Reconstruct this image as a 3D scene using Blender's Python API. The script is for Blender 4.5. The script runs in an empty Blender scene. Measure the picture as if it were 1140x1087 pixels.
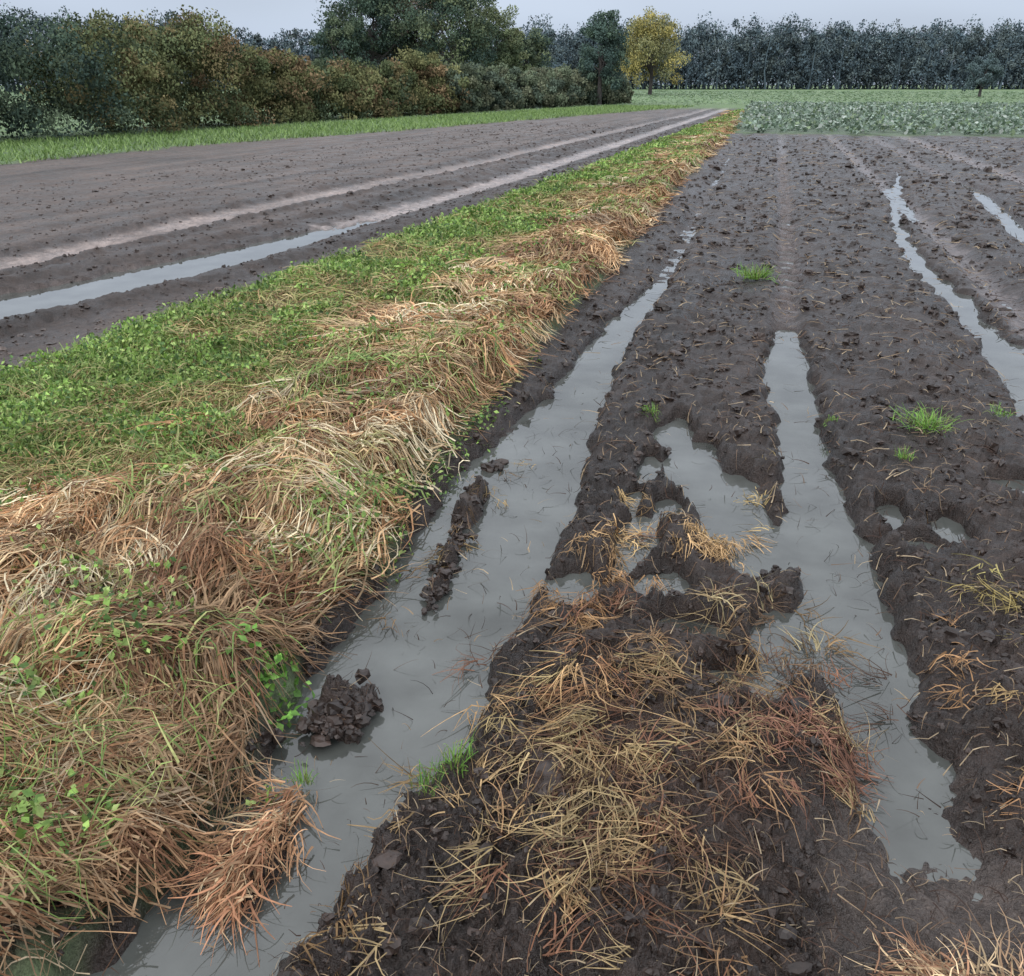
import bpy, math, bmesh
import numpy as np
rng=np.random.default_rng(7)
sc=bpy.context.scene
def C(r,g,b): 
    a=np.array([r,g,b])/255.; return a**2.2
# ---------------- noise ----------------
def _h(ix,iy,seed):
    n=(ix.astype(np.int64)*374761393+iy.astype(np.int64)*668265263+seed*974634777)&0xffffffff
    n=((n^(n>>13))*1274126177)&0xffffffff
    n=((n^(n>>16))*2246822519)&0xffffffff
    return ((n^(n>>15))&0xffffff)/float(0xffffff)
def vn(x,y,seed=0):
    ix=np.floor(x);iy=np.floor(y);fx=x-ix;fy=y-iy
    fx=fx*fx*fx*(fx*(fx*6-15)+10);fy=fy*fy*fy*(fy*(fy*6-15)+10)
    a=_h(ix,iy,seed);b=_h(ix+1,iy,seed);c=_h(ix,iy+1,seed);d=_h(ix+1,iy+1,seed)
    return (a+(b-a)*fx)*(1-fy)+(c+(d-c)*fx)*fy
def fbm(x,y,oct=4,seed=0):
    s=0;a=.5;t=0
    for o in range(oct):
        s=s+a*vn(x*2**o+o*17.3,y*2**o-o*9.1,seed+o);t+=a;a*=.5
    return s/t*2-1
def worley(x,y,seed=0):
    ix=np.floor(x);iy=np.floor(y)
    best=np.full(x.shape,9.);rid=np.zeros(x.shape)
    for dx in(-1,0,1):
        for dy in(-1,0,1):
            cx=ix+dx;cy=iy+dy
            px=cx+.1+.8*_h(cx,cy,seed);py=cy+.1+.8*_h(cx,cy,seed+5)
            d=(px-x)**2+(py-y)**2
            m=d<best
            best=np.where(m,d,best);rid=np.where(m,_h(cx,cy,seed+11),rid)
    return np.sqrt(best),rid
def ss(a,b,x):
    t=np.clip((x-a)/(b-a),0,1);return t*t*(3-2*t)
def line(pts):
    pts=sorted(pts,key=lambda q:q[1])
    xs=[p[0] for p in pts];ys=[p[1] for p in pts]
    return lambda y:np.interp(y,ys,xs)
# ---------------- plan of the place (metres, rows run along +Y) ----------------
SL=line([(-4.3,0),(-4.16,3.96),(-4.12,5.64),(-3.92,8.42),(-3.66,15),(-3.37,23),(-2.62,46.8),(-2.3,60)])
GS=line([(-2.7,0),(-2.5,2.17),(-2.3,3.1),(-2.2,4.44),(-2.15,6.2),(-2.05,8.8),(-1.98,16.1),(-1.85,36),(-1.75,60)])
SR=line([(-1.2,0),(-1.17,.92),(-1.12,1.4),(-1.2,1.96),(-1.18,2.54),(-1.28,3.5),(-1.3,4.92),(-1.3,8),(-1.42,13.2),(-1.5,36),(-1.5,60)])
AL=line([(-1.17,.3),(-1.13,.93),(-1.08,1.47),(-1.16,1.98),(-1.13,2.54),(-1.2,3.33),(-1.12,3.91),(-1.05,4.81),(-.98,6.65),(-.86,7.79),(-.93,9),(-1.1,22),(-1,34)])
AR=line([(-.74,.3),(-.73,1.01),(-.72,1.26),(-.69,1.56),(-.6,1.69),(-.61,2.13),(-.61,2.69),(-.63,3.3),(-.71,4.02),(-.75,4.89),(-.78,6.14),(-.74,7.79),(-.7,9),(-.88,22),(-.8,34)])
CL=line([(.47,.6),(.45,1.4),(.40,1.74),(.39,1.89),(.35,2.14),(.25,2.57),(.23,3.2),(.2,3.92),(.1,5.13),(.15,6.41),(.16,8),(.12,35)])
CR=line([(.62,.6),(.64,1.4),(.65,1.81),(.61,1.92),(.58,2.2),(.56,2.65),(.5,3.28),(.41,4.21),(.38,5.2),(.32,6.45),(.36,8),(.32,35)])
DC=line([(1.3,0),(1.45,3.5),(1.6,5.5),(1.62,6),(1.57,7.7),(1.48,9.65),(1.65,13.1),(2.38,19.1),(2.6,33)])
EC=line([(2.4,2),(2.7,8),(2.86,11.5),(3.25,16.2),(3.0,20.3),(3,30)])
E2=line([(4.6,5),(4.3,18),(4.1,24),(4,33)])
GC=line([(1.9,12),(1.77,23.6),(1.74,28.8),(1.7,33)])
L1=line([(-6.1,3),(-5.63,5.52),(-5.32,6.86),(-4.98,9),(-4.5,15.5),(-3.55,53),(-3.2,70)])
L2=line([(-7.1,2),(-6.89,6.87),(-6.77,10.3),(-6.18,17.75),(-4.63,50),(-4.2,70)])
LF=line([(-16,0),(-15.64,16.2),(-15.33,22.2),(-13.5,29.7),(-9.99,48.6),(-5,75)])
ISL=line([(-.93,2.3),(-.95,2.5),(-1.0,2.8),(-1.04,3.2),(-1.06,3.4)])
POOLS=[(-.32,4.2,.1,.25),(-.2,3.85,.13,.28),(-.38,3.7,.06,.2),(-.05,3.55,.17,.25),(.02,3.3,.15,.22),(.12,3.05,.16,.28),(-.33,3.0,.07,.3),(-.2,2.72,.13,.14),(-.5,2.6,.09,.13),(.07,2.2,.13,.13),(-.05,2.45,.15,.09),(.2,2.45,.12,.2),
 (.62,3.5,.06,.14),(.84,3.42,.08,.15),(.7,3.25,.12,.07),(1.17,3.92,.12,.12),(-.25,3.3,.07,.16),(-.4,3.35,.05,.14)]
def ell(x,y,cx,cy,rx,ry): return 1-np.sqrt(((x-cx)/rx)**2+((y-cy)/ry)**2)
def H(x,y,detail=True,full=False):
    r=np.hypot(x,y)
    n1=fbm(x*5,y*5,3,1);n2=fbm(x*1.1,y*1.1,3,2);n3=fbm(x*13,y*13,3,3)
    sl=SL(y)+.12*n1;gs=GS(y)+.3*n2+.1*n1;sr=SR(y)+.07*n1+.06*fbm(y*1.7,y*0+3.,2,12)
    strip=ss(-.06,.1,x-sl)*ss(-.03,.1,sr-x)*(1-ss(52,60,y))
    right=ss(-.05,.05,x-sr)*(1-ss(32,34,y))
    left=ss(-.1,.1,sl-x)*ss(-.3,.3,x-LF(y)+.3*n2)*(1-ss(60,70,y))
    h=.055+.03*n2
    rown=fbm(x*3.6,y*.28,2,14)
    hr=.064+.02*n2+.018*n1+.03*rown*ss(3,6,y)
    wn=.07*n1+.045*n3
    def rut(l,r_,soft=.05): return ss(-soft,soft,np.minimum(x-l,r_-x)+wn*.8)
    a=rut(AL(y),AR(y));aw=a*(1-ss(7.4,8.2,y+wn*6))
    c=rut(CL(y),CR(y))*ss(1.3,1.8,y);cw=c*(1-ss(6.1,6.9,y+wn*6))*ss(1.72,2.1,y+wn*5)
    dhw=np.interp(y,[0,5,6,9,13,19,25],[.14,.13,.12,.08,.06,.04,.02])
    d=ss(-.05,.05,dhw-np.abs(x-DC(y)-.1*n1)+wn*.35);dwide=ss(-.1,.1,.22-np.abs(x-DC(y)));dw=d*(1-ss(18,21,y))
    e=ss(-.08,.06,.11-np.abs(x-EC(y))+wn*.5);ew=e*(1-ss(17,20,y))
    e2=ss(-.08,.06,.2-np.abs(x-E2(y))+wn);gc=ss(-.06,.06,.12-np.abs(x-GC(y))+wn)
    pool=np.zeros_like(x)
    for p in POOLS: pool=np.maximum(pool,ss(-.3,.4,ell(x,y,*p)+wn*7))
    hr=hr-a*.045-aw*.085
    hr=hr-c*.05-cw*.075
    hr=hr-dwide*.03-dw*.1-e*.03-ew*.1-e2*.04-gc*.05
    hr=hr-pool*.13*(1-aw)
    apron=ss(0,.5,ell(x,y,.5,1.45,.34,.6)+.4*n1);hr=hr-apron*.03
    mound=ss(0,.8,ell(x,y,-.1,1.75,.5,.95)+.3*n1);hr=hr+mound*.035
    isl=ss(-.03,.03,.04+.03*n3+.02*n1-np.abs(x-ISL(y)))*ss(2.25,2.4,y)*(1-ss(3.3,3.42,y))
    cl=ss(-.1,.5,ell(x,y,-.97,1.77,.1,.17)+.6*n3)
    st=ss(0,.6,ell(x,y,-.93,1.26,.08,.17)+.4*n3)
    hr=hr+isl*.11*aw+cl*.11+st*.11
    l1w_=np.interp(y,[3,6,8,9.5,11],[.5,.44,.36,.26,.2])
    l1=ss(-.12,.08,l1w_-np.abs(x-L1(y))+wn*1.5);l1w=l1*(1-ss(9,11.5,y+wn*20))
    l2=ss(-.14,.1,.25-np.abs(x-L2(y))+wn*1.2)
    hl=.05+.012*n2+.01*n1-l1*.035-l1w*.09-l2*.035+.05*ss(0,.2,.2-np.abs(np.abs(x-L1(y))-.75)+wn)+.04*ss(0,.15,.12-np.abs(np.abs(x-L2(y))-.42)+wn)
    wrc=(gs+sr)/2+.12
    wr=np.exp(-((x-wrc)/.42)**2)*(.06+.05*n2)
    lu,li=worley(x/.42+.5*n1,y/.5+.4*n1,71)
    lump=np.clip(1-(lu/.72)**2,0,1)*(.01+.14*li)*np.clip(1-r/40,.3,1)
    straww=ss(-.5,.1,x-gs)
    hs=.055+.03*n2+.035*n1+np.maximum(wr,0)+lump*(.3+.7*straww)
    h=h*(1-right)+hr*right
    h=h*(1-left)+hl*left
    h=h*(1-strip)+hs*strip
    flat=np.clip(np.maximum.reduce([aw,cw,l1,l2*.7,c*.75,ew,dw,pool,apron*.7])-isl-cl*.8,0,1)
    if detail:
        k=right*(1-flat*.85)+left*.5*(1-flat*.9)+strip*.25+(isl+cl)*.8
        for s,a_,sd in((.13,.018,21),(.065,.026,31),(.032,.018,41)):
            lod=1-ss(.3,.7,.0075*r/s)
            if lod.max()<=0: continue
            wx=fbm(x/s*1.6,y/s*1.6,2,sd+60)*.7;wy=fbm(x/s*1.6+9,y/s*1.6,2,sd+63)*.7
            f,idv=worley(x/s+wx,y/s+wy,sd)
            h=h+k*lod*a_*((1-f/.75).clip(0,1)**.8*(idv**1.6)*1.9-.3)
        h=h+k*(.014*n3+.014*(np.abs(fbm(x*32,y*32,2,88))-.3)*(1-ss(5,12,r)))
        tb=c*(1-cw)*ss(6.3,7.5,y)*(1-ss(20,28,y))
        ch=np.abs(x-.24)*.9
        h=h+tb*.03*np.sin((y+ch)*2*np.pi/.3)
        h=h+np.maximum(l1*(1-l1w),l2)*left*.014*np.sin((y+np.abs(x-L1(y)))*2*np.pi/.3)
    if full: return h,dict(strip=strip,right=right,left=left,a=a,aw=aw,c=c,cw=cw,d=d,dw=dw,e=e,e2=e2,gc=gc,l1=l1,l1w=l1w,l2=l2,mound=mound,n1=n1,n2=n2,n3=n3,flat=flat,gs=gs,pool=pool,isl=isl,cl=cl,apron=apron,lump=lump,rown=rown)
    return h
# ---------------- mesh helper ----------------
def mk(name,V,F,col=None,mat=None,smooth=False,wet=None):
    V=np.asarray(V,np.float32);F=np.asarray(F,np.int32);n,k=F.shape
    me=bpy.data.meshes.new(name)
    me.vertices.add(len(V));me.vertices.foreach_set("co",V.ravel())
    me.loops.add(n*k);me.loops.foreach_set("vertex_index",F.ravel())
    me.polygons.add(n);me.polygons.foreach_set("loop_start",np.arange(0,n*k,k,dtype=np.int32))
    me.polygons.foreach_set("use_smooth",np.full(n,smooth))
    me.update(calc_edges=True)
    if col is not None:
        a=me.color_attributes.new("col",'FLOAT_COLOR','POINT')
        cc=np.ones((len(V),4),np.float32);cc[:,:3]=col;a.data.foreach_set("color",cc.ravel())
    if wet is not None:
        a=me.attributes.new("rough",'FLOAT','POINT');a.data.foreach_set("value",wet.astype(np.float32))
    if mat: me.materials.append(mat)
    o=bpy.data.objects.new(name,me);sc.collection.objects.link(o);return o
class Acc:
    def __init__(s): s.V=[];s.F=[];s.Cc=[];s.n=0
    def add(s,V,F,Cc):
        s.V.append(V);s.F.append(F+s.n);s.Cc.append(np.broadcast_to(Cc,V.shape) if np.ndim(Cc)==1 else Cc);s.n+=len(V)
    def make(s,name,mat,smooth=False): return mk(name,np.concatenate(s.V),np.concatenate(s.F),np.concatenate(s.Cc),mat,smooth)
# ---------------- materials ----------------
def newmat(name):
    m=bpy.data.materials.new(name);m.use_nodes=True;nt=m.node_tree
    return m,nt,nt.nodes["Principled BSDF"]
def attrmat(name,rough=.6,spec=.3,var=.25,scale=30,transl=0.,soft=0.):
    m,nt,b=newmat(name);N=nt.nodes;L=nt.links
    at=N.new("ShaderNodeAttribute");at.attribute_name="col"
    tc=N.new("ShaderNodeTexCoord");no=N.new("ShaderNodeTexNoise");no.inputs["Scale"].default_value=scale;no.inputs["Detail"].default_value=1
    L.new(tc.outputs["Object"],no.inputs["Vector"])
    mr=N.new("ShaderNodeMapRange");mr.inputs[1].default_value=.3;mr.inputs[2].default_value=.7;mr.inputs[3].default_value=1-var;mr.inputs[4].default_value=1+var
    L.new(no.outputs["Fac"],mr.inputs[0])
    mx=N.new("ShaderNodeVectorMath");mx.operation='SCALE';L.new(at.outputs["Color"],mx.inputs[0]);L.new(mr.outputs[0],mx.inputs["Scale"])
    L.new(mx.outputs[0],b.inputs["Base Color"])
    b.inputs["Roughness"].default_value=rough;b.inputs["Specular IOR Level"].default_value=spec
    if soft>0:   # foliage masses: bend leaf normals upward so clumps shade softly
        g=N.new("ShaderNodeNewGeometry");v=N.new("ShaderNodeVectorMath");v.operation='SCALE';v.inputs["Scale"].default_value=1-soft
        L.new(g.outputs["Normal"],v.inputs[0]);v2=N.new("ShaderNodeVectorMath");v2.operation='ADD';v2.inputs[1].default_value=(0,-.35*soft,.8*soft)
        L.new(v.outputs[0],v2.inputs[0]);v3=N.new("ShaderNodeVectorMath");v3.operation='NORMALIZE';L.new(v2.outputs[0],v3.inputs[0]);L.new(v3.outputs[0],b.inputs["Normal"])
    if transl>0:
        t=N.new("ShaderNodeBsdfTranslucent");L.new(mx.outputs[0],t.inputs[0]);ms=N.new("ShaderNodeMixShader");ms.inputs[0].default_value=transl
        L.new(b.outputs[0],ms.inputs[1]);L.new(t.outputs[0],ms.inputs[2]);L.new(ms.outputs[0],N["Material Output"].inputs[0])
    return m
m_straw=attrmat("straw",.6,.3,.2,40)
m_leaf=attrmat("green_leaves",.5,.35,.25,60,.2)
m_tree=attrmat("tree_foliage",.85,.1,.2,1.5,0,.5)
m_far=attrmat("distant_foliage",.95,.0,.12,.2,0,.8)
m_clod=attrmat("soil_clods",.4,.5,.3,60)
mg,nt,b=newmat("ground_soil");N=nt.nodes;L=nt.links
at=N.new("ShaderNodeAttribute");at.attribute_name="col"
ar=N.new("ShaderNodeAttribute");ar.attribute_name="rough"
tc=N.new("ShaderNodeTexCoord")
def noise(sc_,det,r=.6):
    n=N.new("ShaderNodeTexNoise");n.inputs["Scale"].default_value=sc_;n.inputs["Detail"].default_value=det;n.inputs["Roughness"].default_value=r
    L.new(tc.outputs["Object"],n.inputs["Vector"]);return n
nA=noise(16,5,.7);nB=noise(120,3,.7);nC=noise(2.2,4,.7)
def mr(src,a,b_,c,d):
    q=N.new("ShaderNodeMapRange");q.inputs[1].default_value=a;q.inputs[2].default_value=b_;q.inputs[3].default_value=c;q.inputs[4].default_value=d
    L.new(src,q.inputs[0]);return q.outputs[0]
def mth(op,a,b_):
    q=N.new("ShaderNodeMath");q.operation=op
    for i,v in enumerate((a,b_)):
        if isinstance(v,(int,float)): q.inputs[i].default_value=v
        else: L.new(v,q.inputs[i])
    return q.outputs[0]
f=mth('MULTIPLY',mr(nA.outputs["Fac"],.3,.7,.55,1.48),mr(nB.outputs["Fac"],.3,.7,.7,1.3))
f=mth('MULTIPLY',f,mr(nC.outputs["Fac"],.3,.7,.7,1.3))
vm=N.new("ShaderNodeVectorMath");vm.operation='SCALE';L.new(at.outputs["Color"],vm.inputs[0]);L.new(f,vm.inputs["Scale"])
L.new(vm.outputs[0],b.inputs["Base Color"])
L.new(mth('MULTIPLY',ar.outputs["Fac"],mr(nC.outputs["Fac"],.38,.62,.6,1.35)),b.inputs["Roughness"])
b.inputs["Specular IOR Level"].default_value=.6
bp=N.new("ShaderNodeBump");bp.inputs["Strength"].default_value=.9;bp.inputs["Distance"].default_value=.02
L.new(mth('ADD',mth('MULTIPLY',nB.outputs["Fac"],.7),mth('MULTIPLY',nA.outputs["Fac"],1.8)),bp.inputs["Height"]);L.new(bp.outputs[0],b.inputs["Normal"])
mw,nt,b=newmat("muddy_water");N=nt.nodes;L=nt.links
tc=N.new("ShaderNodeTexCoord");n=N.new("ShaderNodeTexNoise");n.inputs["Scale"].default_value=3.5;n.inputs["Detail"].default_value=5;L.new(tc.outputs["Object"],n.inputs["Vector"])
cr=N.new("ShaderNodeValToRGB");cr.color_ramp.elements[0].position=.3;cr.color_ramp.elements[1].position=.7
cr.color_ramp.elements[0].color=(.055,.058,.052,1);cr.color_ramp.elements[1].color=(.13,.138,.128,1)
L.new(n.outputs["Fac"],cr.inputs[0]);L.new(cr.outputs[0],b.inputs["Base Color"])
b.inputs["Roughness"].default_value=.01;b.inputs["IOR"].default_value=1.75
n2_=N.new("ShaderNodeTexNoise");n2_.inputs["Scale"].default_value=9;n2_.inputs["Detail"].default_value=1;L.new(tc.outputs["Object"],n2_.inputs["Vector"])
bp=N.new("ShaderNodeBump");bp.inputs["Strength"].default_value=.03;bp.inputs["Distance"].default_value=.01;L.new(n2_.outputs["Fac"],bp.inputs["Height"]);L.new(bp.outputs[0],b.inputs["Normal"])
# ---------------- ground sheet ----------------
rs=[.02,.2,.5]
while rs[-1]<45: rs.append(rs[-1]*1.006)
while rs[-1]<900: rs.append(rs[-1]*1.03)
rs=np.array(rs)
th=np.radians(np.concatenate([np.arange(-178,-42,4.),np.arange(-42,68,.12),np.arange(68,181,4.)]))
RR,TT=np.meshgrid(rs,th,indexing='ij')
x=(-RR*np.sin(TT)).ravel();y=(RR*np.cos(TT)).ravel()
hh,M=H(x,y,True,True);r=np.hypot(x,y)
nr,nth=RR.shape
i=np.arange(nr-1)[:,None]*nth;j=np.arange(nth)[None,:];j2=(j+1)%nth
F=np.stack([i+j,i+nth+j,i+nth+j2,i+j2],-1).reshape(-1,4)[:,::-1]
soil=np.array([.040,.0275,.0225])
col=np.tile(C(112,136,92)*.9,(len(x),1))
big=fbm(x*.08,y*.08,4,77)[:,None];med=fbm(x*.6,y*.6,4,78)[:,None]
row=fbm(x*3.2,y*.22,3,79)[:,None]
col*=1+.25*big+.2*med
def mixc(col,m,c): m=np.clip(m,0,1)[:,None];return col*(1-m)+np.broadcast_to(c,col.shape)*m
crop=ss(33,34.5,y)*ss(-1.6,-1.,x+.02*(y-33))*(1-ss(74,78,y))
col=mixc(col,crop,C(98,112,94))
lfs=np.array([.106,.080,.068])
lf=mixc(np.tile(lfs,(len(x),1)),ss(1.5,.6,np.abs(x-L1(y)-.15)+.3*M['n2'])*.9,soil)
lf=mixc(lf,ss(1.1,.4,np.abs(x-L2(y)+.1)+.25*M['n2'])*.75,soil*1.2)
lf=mixc(lf,ss(.25,.0,np.abs(x-L2(y)+2.1)+.1*M['n2'])*.6,soil)
lf=mixc(lf,M['l1']*(1-M['l1w'])*.9,C(156,144,140));lf=mixc(lf,M['l2']*.85*ss(-.7,.1,M['n2']+.3),C(146,132,126))  # light wheel tracks: wet sheen painted as a paler base colour
lf*=1+.35*med+.5*row
col=mixc(col,M['left'],lf)
rf=np.tile(soil,(len(x),1))*(1+.35*med+.25*M['n1'][:,None]+.5*row)
rf=mixc(rf,M['c']*.8*ss(6,7,y),C(104,93,90));rf=mixc(rf,M['e2']*.7,C(135,125,124));rf=mixc(rf,M['gc']*.7,C(130,122,122));rf=mixc(rf,M['e']*.6,C(120,112,112))
rf=mixc(rf,M['apron']*.65,C(96,87,82))
rf=mixc(rf,M['mound']*.35*ss(-.2,.3,M['n1']),C(80,58,45))
col=mixc(col,M['right'],rf)
sg=ss(.15,-.25,x-M['gs'])
st=mixc(np.tile(C(92,68,50),(len(x),1)),sg*ss(-.4,.2,M['n2']+.2),C(92,98,54))
st=mixc(st,ss(.25,.0,SR(y)-x),soil*1.3)
st*=(.5+1.0*np.clip(M['lump']/.08,0,1))[:,None]  # painted shade: ground colour darkened in gaps between straw lumps
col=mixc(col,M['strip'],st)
rough=np.full(len(x),.85);rough=rough*(1-M['right'])+.37*M['right'];rough=rough*(1-M['left'])+.52*M['left']
rough=np.where(M['strip']>.5,.85,rough)
rough-=.18*np.clip(M['flat']+M['apron'],0,1)*np.clip(M['right']+M['left'],0,1)
rough=np.clip(rough,.13,1)
zz=hh.copy();zz[y<-1]=np.minimum(zz[y<-1],.06)
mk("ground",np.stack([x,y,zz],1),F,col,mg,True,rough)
del RR,TT,F,M
def wsheet(name,x0,x1,y0,y1):
    xs=np.linspace(x0,x1,12);ys=np.linspace(y0,y1,30);a,b_=np.meshgrid(xs,ys)
    V=np.stack([a.ravel(),b_.ravel(),np.zeros(a.size)],1);nx=12
    ii,jj=np.meshgrid(np.arange(29),np.arange(11),indexing='ij');q=(ii*nx+jj).ravel()
    mk(name,V,np.stack([q,q+1,q+nx+1,q+nx],1),None,mw,True)
wsheet("rut_puddle_water",-1.6,6,.2,31)
wsheet("rut_puddle_water",-7.5,-4.3,2,13)
# ---------------- blades / ribbons ----------------
def ribbons(acc,bx,by,ang,Ln,w,arc,z0,rise,col,curl=0,nseg=4,follow=True,wt=.25):
    n=len(bx);s=np.linspace(0,1,nseg+1)[None,:]
    A=ang[:,None]+np.reshape(curl,(-1,1))*s
    st=Ln[:,None]/nseg
    dx=np.cos(A)*st;dy=np.sin(A)*st
    px=bx[:,None]+np.cumsum(dx,1)-dx;py=by[:,None]+np.cumsum(dy,1)-dy
    if follow: g=np.maximum(H(px.ravel(),py.ravel(),False).reshape(px.shape),.002)
    else: g=np.maximum(H(bx,by,False),.0)[:,None]
    z=g+z0[:,None]+arc[:,None]*4*s*(1-s)+rise[:,None]*s
    ww=w[:,None]*(1-(1-wt)*s)*.5
    roll=rng.uniform(-1,1,n)[:,None]
    ox=-np.sin(A)*ww*np.sqrt(1-.7*roll**2);oy=np.cos(A)*ww*np.sqrt(1-.7*roll**2);oz=ww*roll*.85
    Lv=np.stack([px-ox,py-oy,z-oz],-1);Rv=np.stack([px+ox,py+oy,z+oz],-1)
    V=np.stack([Lv,Rv],2).reshape(-1,3)
    k=2*(nseg+1);base=(np.arange(n)*k)[:,None]+2*np.arange(nseg)[None,:]
    F=np.stack([base,base+1,base+3,base+2],-1).reshape(-1,4)
    acc.add(V,F,np.repeat(col,k,axis=0))
def pick(cols,n,w=None,var=.2):
    cols=np.array(cols);i=rng.choice(len(cols),n,p=w)
    return cols[i]*(1+rng.normal(0,var,(n,1))).clip(.4,1.8)
def logy(n,a,b): return np.exp(rng.uniform(np.log(a),np.log(b),n))
STR=[C(208,180,140),C(194,158,118),C(172,130,94),C(222,206,172),C(126,94,70),C(168,162,112)]
acc=Acc()
nt_=5000
ty=logy(nt_,.35,58);gs=GS(ty)+.3*fbm(0*ty-2.2,ty*1.1,3,2);sr=SR(ty)+.06*fbm(ty*1.7,ty*0+3.,2,12)
lo=gs-.4;hi=sr+.0
tx=lo+(hi-lo)*rng.beta(1.5,1.15,nt_)
tone=fbm(tx*1.3,ty*1.3,3,91);dark=ss(.08,.32,fbm(tx*1.6,ty*1.1,3,93))
gap=fbm(tx*2.4,ty*2.0,3,97)
keep=(gap>-.32+.35*ss(.4,-.3,tx-gs))
tx=tx[keep];ty=ty[keep];tone=tone[keep];dark=dark[keep]
per=38
tang=2*np.pi*(fbm(tx*.9,ty*.9,2,55)*.9)-.6+rng.normal(0,.45,len(tx))
tcol=pick(STR,len(tx),[.25,.27,.18,.12,.12,.06],.2)*(1+.4*tone[:,None])
tcol=tcol*(1-.6*dark[:,None])+C(112,78,58)*.6*dark[:,None]
tz=rng.uniform(0,.07,len(tx))
R=lambda a:np.repeat(a,per,axis=0)
n=len(tx)*per;sc_=(R(ty)**.5).clip(.8,7)
bx=R(tx)+rng.normal(0,.035,n)*sc_;by=R(ty)+rng.normal(0,.035,n)*sc_
Ln=rng.uniform(.08,.27,n)*(.8+.2*sc_)
cc=R(tcol)*(1+rng.normal(0,.22,(n,1))).clip(.4,1.6)
k=bx+Ln*np.cos(R(tang))<SR(by)+.05
a=R(tang)+rng.normal(0,.36,n)
def sel(m,*v): return [q[m] for q in v]
bx,by,a_,Ln,w_,arc,z0,cc=sel(k,bx,by,a,Ln,rng.uniform(.002,.0058,n)*sc_**1.0,rng.uniform(0,.045,n)*rng.uniform(0,1,n),R(tz)+rng.uniform(0,.02,n),cc)
ribbons(acc,bx,by,a_,Ln,w_,arc,z0,rng.uniform(-.04,.02,len(bx)),cc,rng.normal(0,.8,len(bx)))
n=46000;by=logy(n,1.2,50);bx=SL(by)+.1+(GS(by)+.1-SL(by))*rng.uniform(0,1,n)**.7
k=fbm(bx*1.2,by*1.2,3,61)+.5*fbm(bx*5,by*5,2,62)>-.16;bx=bx[k];by=by[k];n=len(bx);sc_=(by**.5).clip(.8,7)
ribbons(acc,bx,by,rng.uniform(0,6.28,n),rng.uniform(.06,.2,n)*(.8+.2*sc_),rng.uniform(.0022,.0045,n)*sc_,rng.uniform(0,.03,n),rng.uniform(0,.05,n),rng.uniform(0,.03,n),pick([C(186,168,122),C(156,128,90),C(120,96,66),C(175,168,110)],n),rng.normal(0,.6,n))
acc.make("mown_straw_windrow",m_straw)
acc=Acc();n=110000
def gmask(bx,by,th_,ext=.5): return (fbm(bx*1.2,by*1.2,3,61)+.5*fbm(bx*5,by*5,2,62)<th_)&(rng.uniform(0,1,len(bx))<ss(ext,-.15,bx-GS(by)-.35*fbm(bx*2,by*2,2,64)))
by=logy(n,1.0,60);bx=SL(by)+.03+(GS(by)-SL(by)+.6)*rng.uniform(0,1,n)
k=gmask(bx,by,.3);bx=bx[k];by=by[k];n=len(bx);sc_=(by**.52).clip(.8,8)
GRC=[C(132,158,84),C(155,176,104),C(108,134,72),C(178,180,118)]
ribbons(acc,bx,by,rng.uniform(0,6.28,n),rng.uniform(.03,.1,n)*(.7+.2*sc_),rng.uniform(.002,.0045,n)*sc_,rng.uniform(0,.02,n),np.zeros(n),rng.uniform(.02,.08,n),pick(GRC,n)*(1+.3*fbm(bx*1.5,by*1.5,2,68))[:,None],rng.normal(0,.5,n),3)
n=11000;by=logy(n,.6,50);bx=GS(by)-.1+(SR(by)-GS(by)+.1)*rng.uniform(0,1,n)**1.3;k=fbm(bx*2,by*1.5,2,66)>.04;bx=bx[k];by=by[k];n=len(bx);sc_=(by**.5).clip(.8,8)
ribbons(acc,bx,by,rng.uniform(0,6.28,n),rng.uniform(.05,.14,n)*(.7+.2*sc_),rng.uniform(.003,.006,n)*sc_,rng.uniform(0,.02,n),rng.uniform(.04,.09,n),rng.uniform(.0,.08,n),pick(GRC,n),rng.normal(0,.5,n),3)
n=26000;by=rng.uniform(12,70,n);bx=LF(by)-rng.uniform(-.3,6,n)*ss(5,20,by)
ribbons(acc,bx,by,rng.uniform(0,6.28,n),rng.uniform(.05,.15,n),rng.uniform(.02,.05,n),np.zeros(n),np.zeros(n),rng.uniform(.05,.16,n),pick([C(128,154,90),C(140,164,100),C(112,138,82)],n),0,2)
acc.make("green_verge_grass",m_leaf)
def leaves(acc,P,size,col,asp=.6,tilt=.8):
    n=len(P);a=rng.uniform(0,2*np.pi,n);t=rng.normal(0,tilt,n);ro=rng.normal(0,tilt*.7,n)
    u=np.stack([np.cos(a)*np.cos(t),np.sin(a)*np.cos(t),np.sin(t)],1)
    v0=np.stack([-np.sin(a),np.cos(a),np.zeros(n)],1);w0=np.cross(u,v0)
    v=v0*np.cos(ro)[:,None]+w0*np.sin(ro)[:,None];nn=np.cross(u,v)
    s=size[:,None]
    p0=P-u*s*.5;p1=P+v*s*asp*.5+nn*s*.08;p2=P+u*s*.5;p3=P-v*s*asp*.5+nn*s*.08
    V=np.stack([p0,p1,p2,p3],1).reshape(-1,3);F=np.arange(n*4).reshape(n,4)
    acc.add(V,F,np.repeat(col,4,axis=0))
acc=Acc();n=150000
by=logy(n,1.0,60);bx=SL(by)+.03+(GS(by)-SL(by)+.6)*rng.uniform(0,1,n)
k=gmask(bx,by,.1);bx=bx[k];by=by[k];n=len(bx);s_=(by**.5).clip(.8,7)
z=H(bx,by,False)+rng.uniform(0,.08,n)*(.3+1.4*vn(bx*6,by*6,5))
G=[C(128,160,78),C(152,182,98),C(102,132,70),C(165,186,112),C(84,112,64)]
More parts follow.
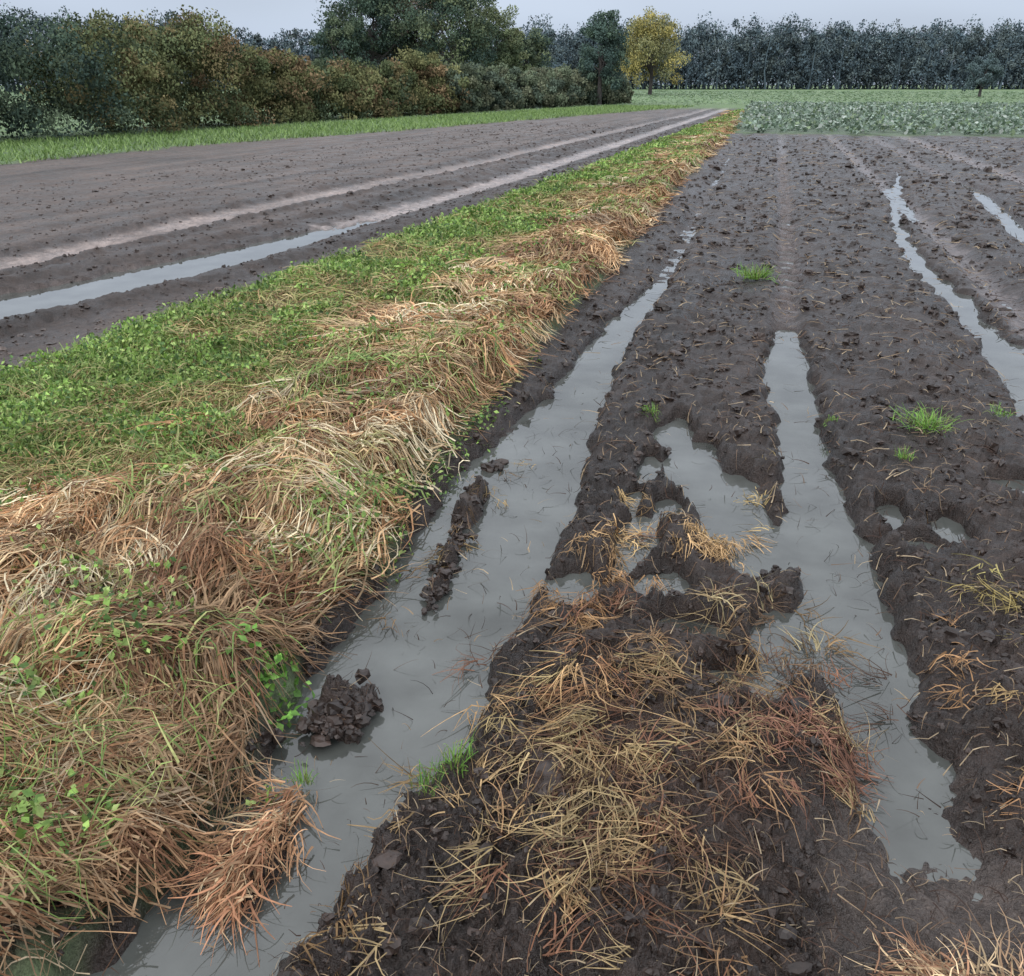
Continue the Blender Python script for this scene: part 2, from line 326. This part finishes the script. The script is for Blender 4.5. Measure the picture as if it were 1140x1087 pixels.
leaves(acc,np.stack([bx,by,z],1),rng.uniform(.007,.020,n)*s_,pick(G,n,None,.22)*(1+.4*fbm(bx*2,by*2,2,67))[:,None],.6,.9)
for cx,cy,rx,ry,nn,ls,cols in [(-1.17,1.76,.06,.1,130,.028,[C(120,168,76),C(135,178,88),C(100,145,66)]),(-1.34,2.7,.1,.3,420,.023,G),(-1.22,2.55,.08,.18,240,.023,G),
   (-1.6,1.72,.18,.13,330,.026,G),(-1.85,1.95,.2,.15,240,.025,G),(-1.38,1.12,.12,.1,220,.024,G),(-1.62,1.2,.12,.1,160,.025,G),(-1.7,3.6,.15,.3,220,.025,G),(-1.5,5,.2,.6,280,.03,G),
   (-1.26,3.3,.07,.25,180,.023,G),(-1.25,3.9,.08,.3,180,.023,G),(-1.65,1.45,.1,.08,120,.025,G),(-2.1,1.4,.2,.2,260,.025,G),(-1.0,1.42,.03,.06,60,.015,G),(-2.0,2.9,.2,.3,260,.024,G),(-1.85,6.5,.3,.8,300,.032,G)]:
    a=rng.uniform(0,6.28,nn);q=rng.uniform(0,1,nn)**.7;px=cx+rx*1.5*q*np.cos(a);py=cy+ry*1.4*q*np.sin(a)
    pz=np.maximum(H(px,py,False),0)+np.where(px>SR(py)-.05,.0,.06)+rng.uniform(0,.075,nn)*(1-q*.5)
    leaves(acc,np.stack([px,py,pz],1),rng.uniform(.4,1.35,nn)*ls,pick(cols,nn,None,.28),.7,.7)
acc.make("broadleaf_weeds",m_leaf)
acc=Acc()
for cx,cy,rr,hh_,nn,w in [(-.02,8.0,.14,.12,200,.007),(.86,4.43,.12,.07,170,.005),(-.58,1.58,.05,.08,90,.003),(-.62,1.5,.04,.07,50,.003),(.72,4.0,.04,.05,50,.004),(-.45,4.3,.05,.05,50,.004),(.42,4.4,.03,.03,30,.004),(1.25,4.7,.06,.05,50,.004),(-.95,1.5,.03,.07,40,.003)]:
    bx=cx+rng.normal(0,rr*.4,nn);by=cy+rng.normal(0,rr*.4,nn)
    ribbons(acc,bx,by,np.arctan2(by-cy,bx-cx)+rng.normal(0,.9,nn),rng.uniform(.2,1,nn)*rr,np.full(nn,w),rng.uniform(0,.02,nn),np.full(nn,.015),rng.uniform(.1,1,nn)*hh_,pick([C(112,160,70),C(135,175,85),C(130,140,80)],nn),rng.normal(0,.8,nn))
acc.make("grass_weed_tufts",m_leaf)
# ---------------- dead grass on the mud ----------------
acc=Acc()
RED=[C(124,88,68),C(100,74,58),C(142,112,82),C(158,132,96),C(82,62,50),C(166,144,106)]
def tufts(cx,cy,sx,sy,nt,per,L0,L1_,wd,cols,ang0=None,up=.03,spread=.5,z=.03):
    tx=cx+rng.normal(0,sx,nt);ty=cy+rng.normal(0,sy,nt)
    ta=rng.uniform(0,6.28,nt) if ang0 is None else ang0+rng.normal(0,.6,nt)
    tc_=pick(cols,nt,None,.18);rp=lambda a:np.repeat(a,per,axis=0);n=nt*per
    bx=rp(tx)+rng.normal(0,.02,n);by=rp(ty)+rng.normal(0,.02,n)
    ribbons(acc,bx,by,rp(ta)+rng.normal(0,spread,n),rng.uniform(L0*.5,L1_*.8,n),rng.uniform(.7,1.9,n)*wd,rng.uniform(0,.025,n)*rng.uniform(0,1,n),rng.uniform(0,z,n),rng.uniform(-.03,up,n),rp(tc_)*(1+rng.normal(0,.3,(n,1))).clip(.35,1.6),rng.normal(0,.8,n))
tufts(-.05,1.95,.22,.3,90,19,.08,.22,.0026,RED,None,.03,.7)
tufts(-.22,1.45,.18,.2,58,19,.08,.22,.0026,RED[1:]+RED[:1],None,.04,.7)
tufts(-.28,2.0,.12,.14,18,22,.1,.26,.0026,[C(170,138,98),C(146,108,78),C(155,136,96)],-1.6,.04,.5,.04)
tufts(-.28,1.5,.1,.14,13,20,.1,.2,.0026,[C(168,144,104),C(153,134,98)],-1.7,.05,.5,.04)
tufts(.22,1.88,.1,.1,22,20,.08,.18,.0026,[C(134,96,78),C(120,86,70)],None,.03,.6)
tufts(-.07,2.98,.05,.09,11,28,.08,.17,.003,[C(192,158,114),C(176,146,100)],-1.3,.02,.4)
tufts(-.42,2.9,.06,.07,8,24,.08,.16,.003,[C(186,154,112),C(156,126,92)],-1.4,.02,.4)
tufts(-.38,2.5,.09,.13,15,20,.08,.18,.003,[C(160,125,88),C(120,88,64)],-1.5,.02,.5)
tufts(.15,2.55,.16,.12,16,16,.08,.18,.003,[C(140,116,86),C(112,90,70),C(160,146,110)],None,.03,.7)
tufts(-.25,3.2,.12,.2,9,14,.06,.15,.003,[C(150,122,86),C(186,158,112)],None,.02,.6)
tufts(.1,3.5,.05,.15,6,12,.05,.12,.003,[C(178,155,105)],None,.03,.6)
tufts(-1.0,2.8,.03,.3,16,12,.05,.12,.0028,[C(110,88,62),C(140,118,78)],-1.4,.02,.5)
tufts(-.94,1.28,.036,.08,28,30,.08,.18,.0035,[C(196,164,128),C(180,140,106),C(210,186,148),C(150,108,82)],-2.1,.01,.5,.05)
tufts(.93,2.7,.06,.18,12,22,.08,.2,.003,[C(172,160,104),C(150,134,86)],-1.9,.05,.6)
tufts(.68,2.4,.03,.1,6,14,.05,.13,.003,[C(162,125,88)],None,.02,.5)
tufts(.82,2.0,.05,.18,11,22,.08,.18,.003,[C(176,148,104),C(152,116,84)],-1.9,.04,.6)
tufts(.55,1.3,.12,.04,20,24,.08,.18,.003,[C(178,146,116),C(154,116,90),C(196,170,134)],None,.02,.6)
tufts(-.66,1.1,.03,.06,6,14,.06,.14,.003,[C(120,95,65)],None,.02,.5)
n=15000;by=logy(n,.9,32);bx=-1.1+rng.uniform(0,1,n)*(1.6+by*.28)
sc_=(by**.5).clip(.9,6)
m_=H(bx,by,False)>-.002
k=m_|(rng.uniform(0,1,n)<.1);bx=bx[k];by=by[k];sc_=sc_[k];n=len(bx)
ribbons(acc,bx,by,rng.uniform(0,6.28,n),rng.uniform(.01,.05,n)*sc_,rng.uniform(.0015,.003,n)*sc_,rng.uniform(0,.01,n),rng.uniform(.005,.03,n),rng.uniform(0,.02,n),pick([C(110,90,74),C(135,115,92),C(70,52,42),C(60,45,38),C(160,142,116)],n),rng.normal(0,.5,n),3)
n=260;by=rng.uniform(1.3,4.2,n);bx=np.where(rng.uniform(0,1,n)<.5,rng.uniform(-1.1,-.6,n),rng.uniform(.2,.55,n)+.05)
ribbons(acc,bx,by,rng.uniform(0,6.28,n),rng.uniform(.02,.08,n),np.full(n,.0025),rng.uniform(0,.01,n),np.full(n,-.0),rng.uniform(.0,.04,n),pick([C(55,45,40),C(75,60,50)],n),rng.normal(0,.8,n),follow=False)
acc.make("dead_grass_on_mud",m_straw)
# ---------------- loose soil clods ----------------
bm=bmesh.new();bmesh.ops.create_icosphere(bm,subdivisions=2,radius=1);bm.verts.ensure_lookup_table()
IV=np.array([v.co[:] for v in bm.verts]);IF=np.array([[v.index for v in f.verts] for f in bm.faces]);bm.free()
acc=Acc()
def clods(bx,by,bz,sz,base=soil):
    n=len(bx);rot=rng.uniform(0,6.28,n)
    V=IV[None]*(1+.32*np.sin(IV[None]@rng.normal(0,2.4,(n,3,1))+rot[:,None,None])+.28*np.sin(IV[None]@rng.normal(0,5,(n,3,1)))+rng.uniform(-.14,.14,(n,len(IV),1)))
    V=V*sz[:,None,None]*rng.uniform(.6,1.3,(n,1,3))*np.array([1,1,.75])
    V[:,:,0]+=bx[:,None];V[:,:,1]+=by[:,None];V[:,:,2]+=bz[:,None]
    Fc=(IF[None]+(np.arange(n)*len(IV))[:,None,None]).reshape(-1,3)
    acc.add(V.reshape(-1,3),Fc,np.repeat(pick([base,base*1.3,base*.75],n,None,.12),len(IV),axis=0))
n=15000;by=logy(n,.9,30);bx=-1.25+rng.uniform(0,1,n)*(2.3+by*.3)
hz,MM=H(bx,by,True,True)
k=(hz>.005)&(MM['flat']<.35)&(fbm(bx*4,by*4,2,99)>-.25);bx=bx[k];by=by[k];hz=hz[k];n=len(bx)
clods(bx,by,hz,np.exp(rng.normal(np.log(.0054),.5,n))*(by**.42).clip(1,3.6))
n=9000;by=logy(n,4,40);q=rng.uniform(0,1,n);bx=SL(by)-.1-q**1.3*8
hz,MM=H(bx,by,True,True);k=(MM['flat']<.4)&(MM['left']>.5);bx=bx[k];by=by[k];hz=hz[k];n=len(bx)
dk=(np.abs(bx-L1(by))<1.)|(np.abs(bx-L2(by))<.6)
for m_,bs in((dk,soil*1.1),(~dk,lfs*.8)):
    clods(bx[m_],by[m_],hz[m_]-.003,np.exp(rng.normal(np.log(.0065),.4,m_.sum()))*(by[m_]**.3),bs)
n=110;q=rng.normal(0,1,(n,2));bx=-.97+q[:,0]*.036+q[:,1]*.018;by=1.76+q[:,1]*.075
clods(bx,by,.028+.035*np.exp(-q[:,0]**2-q[:,1]**2)+rng.uniform(-.01,.01,n),rng.uniform(.006,.024,n))
n=150;by=rng.uniform(2.33,3.38,n);bx=ISL(by)+rng.normal(0,.022,n);clods(bx,by,rng.uniform(0,.03,n),rng.uniform(.006,.018,n))
n=8;clods(-1.07+rng.normal(0,.015,n),3.56+rng.normal(0,.02,n),rng.uniform(0,.02,n),rng.uniform(.02,.035,n))
acc.make("soil_clods",m_clod,False)
# ---------------- cabbage crop ----------------
acc=Acc()
xs=np.arange(-3,45,.55);ys=np.arange(33.2,77,.45);a,b_=np.meshgrid(xs,ys);cx=a.ravel()+rng.normal(0,.12,a.size);cy=b_.ravel()+rng.normal(0,.15,a.size)
k=(cx>-1.2-.02*(cy-33))&(cx<.32*cy+6)&(rng.uniform(0,1,cx.size)<.85-.5*ss(36,33,cy));cx=cx[k];cy=cy[k]
per=11;n=len(cx)*per;q=rng.uniform(.02,.22,n);a=rng.uniform(0,6.28,n)
P=np.stack([np.repeat(cx,per)+q*np.cos(a),np.repeat(cy,per)+q*np.sin(a),.06+rng.uniform(.04,.26,n)*np.repeat(rng.uniform(.5,1.3,len(cx)),per)],1)
pc=pick([C(132,150,132),C(156,172,158),C(110,130,108),C(186,194,184),C(142,160,124)],n,[.3,.25,.2,.1,.15],.15)*np.repeat(rng.uniform(.7,1.2,len(cx)),per)[:,None]
leaves(acc,P,rng.uniform(.11,.24,n),pc,.75,.7)
acc.make("cabbage_crop",m_leaf)
acc=Acc();n=26000
d_=rng.uniform(40,200,n);t=rng.uniform(-.25,.8,n);bx=-d_*np.sin(t);by=d_*np.cos(t)
k=(by>76)|(bx<LF(by)-.5)|((by>60)&(bx<-6));bx=bx[k];by=by[k];n=len(bx);s_=np.hypot(bx,by)/60
ribbons(acc,bx,by,rng.uniform(0,6.28,n),rng.uniform(.1,.3,n)*s_,.06*s_,np.zeros(n),np.full(n,.0),rng.uniform(.05,.12,n)*s_**.5,pick([C(132,152,120),C(143,161,130),C(120,144,114)],n,None,.08),0,2)  # grass colours paled to paint in distance haze
acc.make("meadow_grass",m_leaf)
# ---------------- trees ----------------
def tube(acc,p0,p1,r0,r1,col,k=7,seg=4,bend=.1):
    p0=np.array(p0,float);p1=np.array(p1,float);d=p1-p0;ln=np.linalg.norm(d);d/=ln
    up=np.array([0,0,1.]) if abs(d[2])<.9 else np.array([1.,0,0]);u=np.cross(d,up);u/=np.linalg.norm(u);v=np.cross(d,u)
    b=rng.normal(0,bend*ln,2);V=[]
    for s in np.linspace(0,1,seg+1):
        c=p0+d*ln*s+(u*b[0]+v*b[1])*np.sin(np.pi*s);r=r0+(r1-r0)*s
        for t in range(k):
            an=2*np.pi*t/k;V.append(c+r*(u*np.cos(an)+v*np.sin(an)))
    V=np.array(V);F=[[i*k+j,i*k+(j+1)%k,(i+1)*k+(j+1)%k,(i+1)*k+j] for i in range(seg) for j in range(k)]
    acc.add(V,np.array(F),np.array(col))
def crown(acc,c,R,ncl,per,ls,cols,cr=.24,droop=.8,vc=.22):
    c=np.array(c);R=np.array(R)
    d=rng.normal(0,1,(ncl,3));d/=np.linalg.norm(d,axis=1)[:,None];d[:,2]=np.where(d[:,2]<-.7,-d[:,2],d[:,2])
    cc=c+d*R*(rng.uniform(.3,1,(ncl,1))**.6)*rng.uniform(.85,1.08,(ncl,1))
    ccol=pick(cols,ncl,None,vc)
    n=ncl*per;dd=rng.normal(0,1,(n,3));dd/=np.linalg.norm(dd,axis=1)[:,None]
    rad=np.repeat(rng.uniform(.6,1.3,ncl),per)[:,None]*cr*R.mean()
    P=np.repeat(cc,per,axis=0)+dd*rad*rng.uniform(.2,1,(n,1))**.6*np.array([1,1,droop])
    P[:,2]=np.maximum(P[:,2],.05)
    leaves(acc,P,rng.uniform(.6,1.3,n)*ls,np.repeat(ccol,per,axis=0)*(1+rng.normal(0,.1,(n,1))).clip(.5,1.6),.65,1.)
    return cc
def at(ratio,d):
    r_=ratio*d;return r_*.9643-d*.2649, r_*.2649+d*.9643
def tree(name,ratio,d,h,w,cols,ls=.25,ncl=70,per=110,trunk=.3,base=.25,bark=C(88,84,82)):
    x0,y0=at(ratio,d);acc=Acc()
    cz=h*(base+(1-base)/2)
    tube(acc,(x0,y0,-.1),(x0,y0,cz),trunk,trunk*.5,bark,9,5,.03)
    cc=crown(acc,(x0,y0,cz),(w/2,w/2,h*(1-base)/2),ncl,per,ls,cols,.24,.8,.14)
    for q in cc[:14]: tube(acc,(x0,y0,h*rng.uniform(.2,.5)),q,trunk*.35,trunk*.08,bark,5,3,.08)
    return acc.make(name,m_tree)
pxr=lambda px:(px-570)/1085.
DG=[C(80,97,84),C(92,107,88),C(72,88,80),C(102,113,90)]  # tree and hedge palettes greyed: air haze put into the colours
RB=[C(114,104,92),C(104,100,90),C(122,108,92)]
OL=[C(108,114,80),C(118,118,82),C(96,106,76),C(126,116,84),C(86,98,76)]
YG=[C(122,132,100),C(132,138,104),C(110,124,98)]
tree("broadleaf_tree",pxr(415),100,11.6,10,DG,.24,150,140,.35,.12)
tree("broadleaf_tree",pxr(455),104,12.6,9,RB+DG[:2],.24,140,140,.35,.12)
tree("broadleaf_tree",pxr(505),98,11.0,9.5,DG+YG[:1],.24,140,140,.35,.1)
tree("broadleaf_tree",pxr(548),104,9.2,7,YG,.24,100,130,.3,.1)
tree("broadleaf_tree",pxr(585),110,7.2,6.5,DG+YG[:1],.24,80,110,.25,.05)
tree("broadleaf_tree",pxr(385),96,7.6,6,DG,.24,70,110,.25,.1)
tree("willow_tree",pxr(668),74,6.6,3.6,[C(88,106,98),C(98,116,100),C(80,98,92)],.17,90,150,.2,.0)
tree("yellow_autumn_tree",pxr(724),135,10.0,9.8,[C(168,158,100),C(180,168,104),C(150,148,102),C(136,138,104)],.26,140,130,.3,.02)
tree("small_round_tree",pxr(1093),118,4.6,4.4,[C(100,116,116),C(92,108,110)],.2,60,120,.2,.0)
acc=Acc()
hp=line([(-22.4,10),(-22.2,22.5),(-21.6,25),(-20.3,40),(-18.4,49.5),(-16,66),(-13,85)])
yy=12.
while yy<84:
    x0=float(hp(yy))-rng.uniform(0,1.2)
    h=(3.7 if yy<36 else (3.0 if yy<55 else 2.4))*rng.uniform(.78,1.1);w=rng.uniform(3.6,5)
    cols=DG[:3]+[C(90,102,82)] if yy<25 else (OL if rng.uniform()<.75 else OL[:2]+[C(130,112,86)])
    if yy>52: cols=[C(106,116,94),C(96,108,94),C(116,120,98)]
    crown(acc,(x0,yy,h*.5),(w/2,w/2,h*.5),60,130,.07+.0016*yy,cols,.25)
    crown(acc,(x0+.5,yy,.5),(w/2,w/2,.7),26,90,.07+.0016*yy,[c*.8 for c in cols],.3)  # low skirt in darker leaf colours, self-shadow painted in
    yy+=rng.uniform(1.5,2.4)
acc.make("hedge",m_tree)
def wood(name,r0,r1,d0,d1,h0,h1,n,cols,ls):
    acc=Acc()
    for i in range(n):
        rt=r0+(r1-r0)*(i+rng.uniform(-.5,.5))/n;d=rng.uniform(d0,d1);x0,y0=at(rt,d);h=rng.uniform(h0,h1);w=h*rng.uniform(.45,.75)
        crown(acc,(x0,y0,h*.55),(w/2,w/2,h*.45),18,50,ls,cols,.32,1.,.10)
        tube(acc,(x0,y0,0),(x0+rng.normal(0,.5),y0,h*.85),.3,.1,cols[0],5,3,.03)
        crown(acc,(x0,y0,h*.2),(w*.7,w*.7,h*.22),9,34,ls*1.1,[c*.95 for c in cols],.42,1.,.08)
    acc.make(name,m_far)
HAZE=[C(98,114,120),C(105,120,123),C(92,108,115),C(110,122,120)]  # distance haze painted into the leaf colours as blue-grey
wood("distant_woodland",pxr(590),pxr(1330),250,290,12.5,17.5,200,HAZE,.6)
wood("distant_woodland",pxr(-220),pxr(215),170,200,12,14.5,70,[C(88,102,102),C(96,110,106),C(82,96,98)],.45)  # these leaf colours carry painted distance haze as well
wood("distant_woodland",pxr(200),pxr(620),200,230,9.5,12.5,60,HAZE,.55)
# ---------------- sky ----------------
w=bpy.data.worlds.new("World");sc.world=w;w.use_nodes=True;nt=w.node_tree;N=nt.nodes;L=nt.links
bg=N["Background"];sk=N.new("ShaderNodeTexSky");sk.sky_type='NISHITA';sk.sun_disc=False
sk.sun_elevation=math.radians(40);sk.sun_rotation=math.radians(200)
hs=N.new("ShaderNodeHueSaturation");hs.inputs["Saturation"].default_value=.25;L.new(sk.outputs[0],hs.inputs["Color"])
tc=N.new("ShaderNodeTexCoord");sp=N.new("ShaderNodeSeparateXYZ");L.new(tc.outputs["Generated"],sp.inputs[0])
mrn=N.new("ShaderNodeMapRange");mrn.inputs[1].default_value=0;mrn.inputs[2].default_value=.8
L.new(sp.outputs[2],mrn.inputs[0])
cr=N.new("ShaderNodeValToRGB");cr.color_ramp.elements[0].color=(5.0,6.0,7.6,1);cr.color_ramp.elements[1].color=(14.8,15.3,16.2,1)
L.new(mrn.outputs[0],cr.inputs[0])
cn=N.new("ShaderNodeTexNoise");cn.inputs["Scale"].default_value=2.2;cn.inputs["Detail"].default_value=2
mpp=N.new("ShaderNodeMapping");mpp.inputs["Scale"].default_value=(1,1,5);L.new(tc.outputs["Generated"],mpp.inputs[0]);L.new(mpp.outputs[0],cn.inputs["Vector"])
cm=N.new("ShaderNodeMapRange");cm.inputs[1].default_value=.3;cm.inputs[2].default_value=.7;cm.inputs[3].default_value=.86;cm.inputs[4].default_value=1.14;L.new(cn.outputs["Fac"],cm.inputs[0])
sv=N.new("ShaderNodeVectorMath");sv.operation='SCALE';L.new(cr.outputs[0],sv.inputs[0]);L.new(cm.outputs[0],sv.inputs["Scale"])
mx=N.new("ShaderNodeMix");mx.data_type='RGBA';mx.inputs[0].default_value=.88;L.new(hs.outputs[0],mx.inputs[6]);L.new(sv.outputs[0],mx.inputs[7])
L.new(mx.outputs[2],bg.inputs[0]);bg.inputs[1].default_value=.1
sd=bpy.data.lights.new("sun","SUN");sd.energy=.8;sd.angle=math.radians(28);sd.color=(1,.98,.95)
so=bpy.data.objects.new("sun",sd);sc.collection.objects.link(so)
so.rotation_euler=(math.radians(50),0,math.radians(-20))
cam=bpy.data.cameras.new("camera");co=bpy.data.objects.new("camera",cam);sc.collection.objects.link(co)
cam.sensor_width=36;cam.lens=36*987/1140;cam.clip_end=3000;cam.clip_start=.05
co.location=(0,0,1.6);co.rotation_euler=(math.pi/2-math.atan(451/987),0,math.atan(298/1085));sc.camera=co
sc.view_settings.view_transform='Standard'
sc.view_settings.look='None';sc.view_settings.exposure=0
